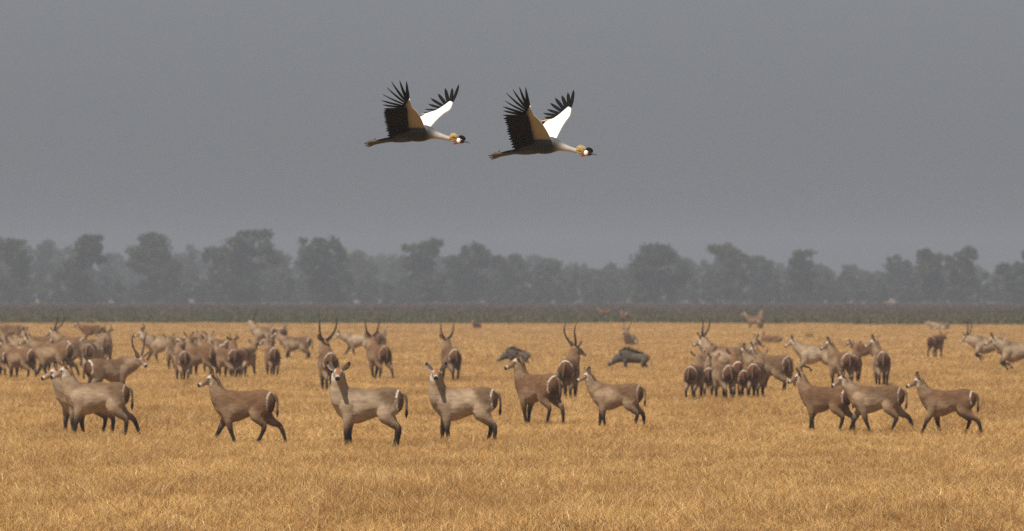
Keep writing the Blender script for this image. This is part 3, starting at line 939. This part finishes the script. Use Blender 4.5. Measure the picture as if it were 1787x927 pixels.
# ---------------------------------------------------------------- cranes
M_FEATH = attr_mat('crane_plumage', 'coat', .6, 60.0, .12, .25, .15, (.4, 1.5, 1.5))
M_BLACK = simple_mat('black_feather', (.006, .0055, .006), .8, .3, 40, .05)
M_MAROON = simple_mat('maroon_feather', (.012, .006, .006), .8, .3, 40, .05)
M_GOLD = simple_mat('golden_feather', (.50, .36, .16), .6, .2, 40, .2)
M_WHITE = simple_mat('white_covert', (.82, .80, .75), .6, .05, 25, .2)
M_UNDER_SHADE = simple_mat('shaded_under_covert', (.205, .188, .155), .7, .15, 18, .2)  # white underwing lining, with shade and warm bounce put into its colour
M_CREST = simple_mat('crest_bristle', (.44, .30, .12), .6, .25, 60, .2)
M_RED = simple_mat('red_skin', (.62, .035, .02), .5, .1, 40, .3)
M_BILL = simple_mat('bill_horn', (.05, .05, .052), .4, .2, 40, .4)


def feather(length, width, bend, sharp):
    """thin cambered vane, local x along the shaft, y across, z up"""
    ts = np.linspace(0, 1, 8)
    ws = np.interp(ts, [0, .12, .35, .7, .88, 1], [.35, .8, 1, .92 if not sharp else .62, .66 if not sharp else .36, .05])
    V, F = [], []
    for dzv in (.0016, -.0016):
        for t, w in zip(ts, ws):
            for u in (-1, 0, 1):
                V.append((t * length, u * w * width / 2, dzv - .10 * width * u * u + bend * t * t * length))
    n = 24
    for o, fl in ((0, False), (n, True)):
        for i in range(7):
            for j in range(2):
                q = (o + i * 3 + j, o + (i + 1) * 3 + j, o + (i + 1) * 3 + j + 1, o + i * 3 + j + 1)
                F.append(q[::-1] if not fl else q)
    for i in range(7):
        for j in (0, 2):
            F.append((i * 3 + j, (i + 1) * 3 + j, n + (i + 1) * 3 + j, n + i * 3 + j))
    return np.array(V), F


def unit(v):
    v = np.asarray(v, float)
    return v / np.linalg.norm(v)


def crane(px, py, dist, yaw, label, lift, spread, wob, sweep, seed):
    pm = F_PX / dist
    root = empty('crowned_crane', ((px - 893.5) / pm, dist, CAM_H + (HORIZON - py) / pm), R(yaw))
    r = random.Random(seed)
    S = Src()
    B = np.array([(-.47, -.06, .012, .010), (-.40, -.045, .040, .032), (-.30, -.025, .068, .058), (-.17, -.008, .090, .088), (-.04, .0, .100, .108), (.06, .008, .092, .102), (.135, .0, .066, .078), (.20, -.018, .045, .054),
                  (.29, -.042, .033, .038), (.39, -.068, .027, .030), (.47, -.085, .025, .028), (.52, -.088, .034, .037), (.555, -.090, .040, .042), (.59, -.098, .032, .034), (.615, -.106, .016, .018)])
    V, f, tt, aa = tube([(b[0], 0, b[1]) for b in B], B[:, 2], B[:, 3], 18, 5)
    S.add(V, f, V, 0)
    for sd in (1, -1):
        o = .012 * sd
        V, f, tt, aa = tube([(-.16, .035 * sd, -.055), (-.30, .03 * sd, -.075), (-.44, .022 * sd, -.085), (-.60, .016 * sd, -.105 - o), (-.68, .016 * sd, -.115 - o)], [.050, .042, .024, .014, .018], n=10, sub=5)
        S.add(V, f, V, 1)
        for k, (ay, az) in enumerate(((.05, .012), (0, -.022), (-.05, -.006))):
            p0 = np.array((-.675, .016 * sd, -.115 - o))
            V, f, tt, aa = tube([p0, p0 + np.array((-.05, ay * .7, az - .002)), p0 + np.array((-.11, ay, az - .02))], [.017, .014, .008], n=8, sub=3)
            S.add(V, f, V, 1)
        V, f, tt, aa = tube([(-.67, .016 * sd, -.11 - o), (-.655, .016 * sd, -.08 - o), (-.64, .016 * sd, -.065 - o)], [.011, .009, .006], n=8, sub=3)
        S.add(V, f, V, 1)
    P_, F_, L_, pt = S.get()
    me = remesh(P_, F_, .0075, 2)
    Q, LL, pp = transfer(me, P_, L_, pt)
    X, Z = Q[:, 0], Q[:, 2]
    c = lerp(np.tile((.009, .011, .015), (len(Q), 1)), (.066, .067, .070), sstep(-.02, .09, Z))  # belly shade painted into the body: near black below, grey above
    c = lerp(c, (.30, .285, .26), sstep(.10, .30, X - .5 * Z))
    c = lerp(c, (.02, .018, .018), sstep(-.22, -.32, X))
    c = lerp(c, (.015, .014, .015), sstep(.505, .525, X))
    lg = pp == 1
    c = np.where(lg[:, None], lerp(lerp(np.tile((.03, .028, .028), (len(Q), 1)), (.045, .039, .032), sstep(-.40, -.46, X)), (.055, .046, .034), sstep(-.60, -.68, X)), c)
    finish('body', me, M_FEATH, root, True, c)
    # head pieces
    V, f, _, _ = tube([(.600, 0, -.098), (.625, 0, -.106), (.665, 0, -.118), (.690, 0, -.128)], [.017, .014, .008, .002], [.017, .013, .007, .002], 10, 3)
    mesh_obj('bill', V, f, M_BILL, root)
    V, f, _, _ = tube([(.535, 0, -.062), (.555, 0, -.052), (.58, 0, -.056), (.607, 0, -.072), (.617, 0, -.088)], [.020, .032, .034, .028, .010], [.012, .024, .028, .024, .010], 12, 3)
    mesh_obj('crown_cap', V, f, M_BLACK, root)
    V, f, _, _ = tube([(.535, 0, -.122), (.515, 0, -.126), (.485, 0, -.132), (.460, 0, -.136)], [.012, .015, .014, .005], [.010, .013, .012, .004], 10, 3)
    mesh_obj('throat_wattle', V, f, M_RED, root)
    for sd in (1, -1):
        V, f, _, _ = tube([(.522, .028 * sd, -.095), (.532, .036 * sd, -.095), (.550, .042 * sd, -.094), (.566, .038 * sd, -.094), (.574, .030 * sd, -.094)], [.006, .011, .012, .011, .004], [.014, .027, .031, .025, .012], 12, 3)
        mesh_obj('cheek_patch', V, f, M_WHITE, root)
        V, f, _, _ = tube([(.578, .024 * sd, -.082), (.583, .029 * sd, -.081), (.589, .026 * sd, -.082)], [.003, .006, .003], n=8, sub=2)
        mesh_obj('eye', V, f, M_EYE, root)
    V, f, n0 = [], [], 0
    for k in range(170):
        d = unit((-1.0, r.gauss(0, .36), r.gauss(.24, .26)))
        p0 = np.array((.535 + r.uniform(-.012, .012), r.uniform(-.016, .016), -.068 + r.uniform(-.012, .014)))
        ll = r.uniform(.095, .13)
        v, ff, _, _ = tube([p0, p0 + d * ll * .55, p0 + d * ll + np.array((0, 0, -.006))], [.0045, .0042, .0028], n=5, sub=1, ref=(.1, 1, .3))
        V.append(v); f += [tuple(i + n0 for i in q) for q in ff]; n0 += len(v)
    mesh_obj('crest', np.vstack(V), f, M_CREST, root)
    tailm = empty('tail', (0, 0, 0)); tailm.parent = root
    for k in range(7):
        u = (k - 3) / 3
        V, f = feather(.28, .045, -.05, False)
        ex = unit((-1, .22 * u, -.16)); ey = unit(np.cross((0, 0, 1), ex)); ez = np.cross(ex, ey)
        V = np.array((-.33, .03 * u, -.028)) + V[:, :1] * ex + V[:, 1:2] * ey + V[:, 2:3] * (ez + np.array((0, 0, .0))) + np.array((0, 0, .002 * k))
        mesh_obj('tail_feather', V, f, M_BLACK, tailm)
    # wings
    for sd in (1, -1):
        q = lift + (wob if sd > 0 else -wob)
        m = np.array((1, sd, 1))
        sh = np.array((.085, .06, .062))
        out = unit((sweep, math.cos(R(q)), math.sin(R(q))))
        arm = .58
        out2 = unit((sweep - .04, math.cos(R(q + 24)), math.sin(R(q + 24))))
        cd = unit((-1, -.05, -.10))
        nrm = unit(np.cross(cd, out))
        if nrm[2] < 0: nrm = -nrm
        LE = lambda t: sh + out * arm * t + np.array((.008, 0, 0)) * math.sin(min(1, t) * math.pi) + nrm * .03 * math.sin(t * math.pi)
        hand = lambda t: LE(1) + out2 * .11 * t
        # covert sheet with thickness; upper side white, lower side darkened, its shade painted in
        nu, nv = 15, 8
        VT, VB = [], []
        for i in range(nu):
            t = i / (nu - 1) * 1.22
            p = LE(t) if t <= 1 else hand((t - 1) / .22)
            ch = np.interp(t, [0, .15, .5, .8, 1.0, 1.15, 1.22], [.33, .35, .33, .27, .18, .11, .06]) * (1 + .05 * math.sin(i * 2.3))
            for j in range(nv):
                u = j / (nv - 1)
                b = p + cd * ch * u + nrm * (.028 * math.sin(u * math.pi * .8) - .012 * u)
                th = .010 * (1 - u) ** .5 * math.sin(min(1, u * 6 + .15) * math.pi / 2) + .0035
                VT.append(b + nrm * th); VB.append(b - nrm * th)
        V = np.array(VT + VB) * m
        n = nu * nv
        F, mi = [], []
        for lay in (0, 1):
            for i in range(nu - 1):
                for j in range(nv - 1):
                    a = lay * n + i * nv + j
                    qd = (a, a + nv, a + nv + 1, a + 1)
                    F.append(qd if (lay == 0) == (sd > 0) else qd[::-1]); mi.append(2 if lay and j > 4 else lay)
        rim = [(i, 0) for i in range(nu)] + [(nu - 1, j) for j in range(1, nv)] + [(i, nv - 1) for i in range(nu - 2, -1, -1)] + [(0, j) for j in range(nv - 2, 0, -1)]
        for (i, j), (k, l) in zip(rim, rim[1:] + rim[:1]):
            F.append((i * nv + j, k * nv + l, n + k * nv + l, n + i * nv + j)); mi.append(0)
        wing = mesh_obj('wing', V, F, [M_WHITE, M_UNDER_SHADE, M_BLACK], root)
        wing.data.polygons.foreach_set('material_index', mi)

        def put(name, base, d, length, width, bend, sharp, mat, off):
            V, f = feather(length, width, bend, sharp)
            ex = unit(d); ey = unit(np.cross(nrm, ex)); ez = np.cross(ex, ey)
            V = (base + nrm * off + V[:, :1] * ex + V[:, 1:2] * ey + V[:, 2:3] * ez) * m
            mesh_obj(name, V, f, mat, wing)
        # primaries fan from the hand
        ang = np.array([-6, 10, 26, 42, 56, 68, 77, 84]) * spread
        lens = [.27, .30, .32, .33, .33, .325, .32, .31]
        for k in range(8):
            d = out2 * math.cos(R(ang[k])) + cd * math.sin(R(ang[k]))
            d = d + np.array((0, 0, r.uniform(-.03, .03)))
            put('primary_feather', hand(1 - k / 7.5) + cd * (.02 + .012 * k), d, lens[k] * r.uniform(.93, 1.07) * (.86 if sd > 0 and k else 1), (.050 if sd > 0 else .048) if k < 5 else .052, .16 - .015 * k, k < 5 and sd < 0, M_BLACK, .002 - .0022 * k)
        for k in range(14):
            t = 1 - k / 13.5
            a = R(84 + 10 * (1 - t))
            d = out * math.cos(a) * .9 + cd * math.sin(a) + np.array((0, 0, -.10 * (1 - t)))
            mat = M_GOLD if k == 1 and sd > 0 else (M_MAROON if 2 <= k <= 10 and k % 2 else M_BLACK)
            put('secondary_feather', LE(t) + cd * np.interp(t, [0, .5, 1], [.235, .17, .07]), d, np.interp(t, [0, .4, 1], [.31, .33, .32]) * r.uniform(.97, 1.03), (.088 if k != 1 or sd < 0 else .03), -.04, False, mat, -.012 - .0016 * k if k != 1 or sd < 0 else -.004)
    tag(root, label, 'crane', 'crowned cranes in flight')
    return root


crane(955, 254, 143.0, -25, 'crowned crane in flight at right, a little lower than the other', 33, 1.0, 0, -.04, 5)
crane(735, 233, 147.0, -25, 'crowned crane in flight at left, a little higher than the other', 27, 1.06, -1, .09, 6)

# ---------------------------------------------------------------- small plants on the plain
M_SHRUB = grass_mat('shrub_leaf', 'straw', .3)


def shrub(x, yf, h, w, pal, label, name, cat, group, n=130, seed=0):
    r = np.random.RandomState(int(x) + seed)
    root = at(x, yf)
    V, F, C = blades(n, w, h * .4, h, .03 + .03 * h, r, .8, np.array(pal), np.full(len(pal), 1 / len(pal)))
    V[:, :2] *= .8
    o = mesh_obj(name, V, F, M_SHRUB, smooth=False, colors=C, cname='straw')
    o.location = root
    tag(o, label, cat, group)


GREEN = [(.07, .10, .04), (.10, .13, .05), (.13, .14, .07)]
DEAD = [(.13, .07, .035), (.18, .10, .05), (.22, .13, .06)]
shrub(1413, 592, .5, .55, GREEN, 'small green shrub above the trotting waterbuck\'s back', 'shrub', 'shrub', 'green shrubs on the plain')
shrub(1537, 593, .3, .8, GREEN, 'small green shrub above the dark-tailed waterbuck\'s head', 'shrub', 'shrub', 'green shrubs on the plain')
shrub(1676, 655, .22, .5, DEAD, 'dark brown dead tuft between the three walkers and runners', 'dead_tuft', 'tuft', 'dead tufts on the plain')
shrub(1628, 655, .20, .4, DEAD, 'dead brown tuft above the last walker\'s ears', 'dead_tuft', 'tuft', 'dead tufts on the plain')
shrub(1762, 657, .16, 1.1, DEAD, 'flat dead brown tuft beside the right runner\'s hoof', 'dead_tuft', 'tuft', 'dead tufts on the plain')
shrub(128, 884, .16, .35, DEAD, 'dark dead tuft at the bottom left of the grass', 'dead_tuft', 'tuft', 'dead tufts on the plain')
shrub(900, 902, .14, .45, [(.12, .11, .06), (.09, .08, .05)], 'dark greenish tuft at the bottom centre of the grass', 'dead_tuft', 'tuft', 'dead tufts on the plain')

# ---------------------------------------------------------------- haze
hx, y0, y1, z0, z1 = 1600, -60, 6100, -1.0, 31.0
hv = [(-hx, y0, z0), (hx, y0, z0), (hx, y1, z0), (-hx, y1, z0), (-hx, y0, z1), (hx, y0, z1), (hx, y1, z1), (-hx, y1, z1)]
hm, hN, hL, hb = new_mat('smoky_air')
hN.remove(hb)
pv = hN.new('ShaderNodeVolumePrincipled')
pv.inputs['Color'].default_value = (.372, .424, .498, 1)
pv.inputs['Density'].default_value = 2.0e-4
pv.inputs['Anisotropy'].default_value = 0.0
hL.new(pv.outputs[0], hN['Material Output'].inputs['Volume'])
hz = mesh_obj('haze', hv, [(0, 3, 2, 1), (4, 5, 6, 7), (0, 1, 5, 4), (1, 2, 6, 5), (2, 3, 7, 6), (3, 0, 4, 7)], hm, smooth=False)
tag(hz, 'smoky dry-season haze over the whole plain', 'haze', kind='stuff')
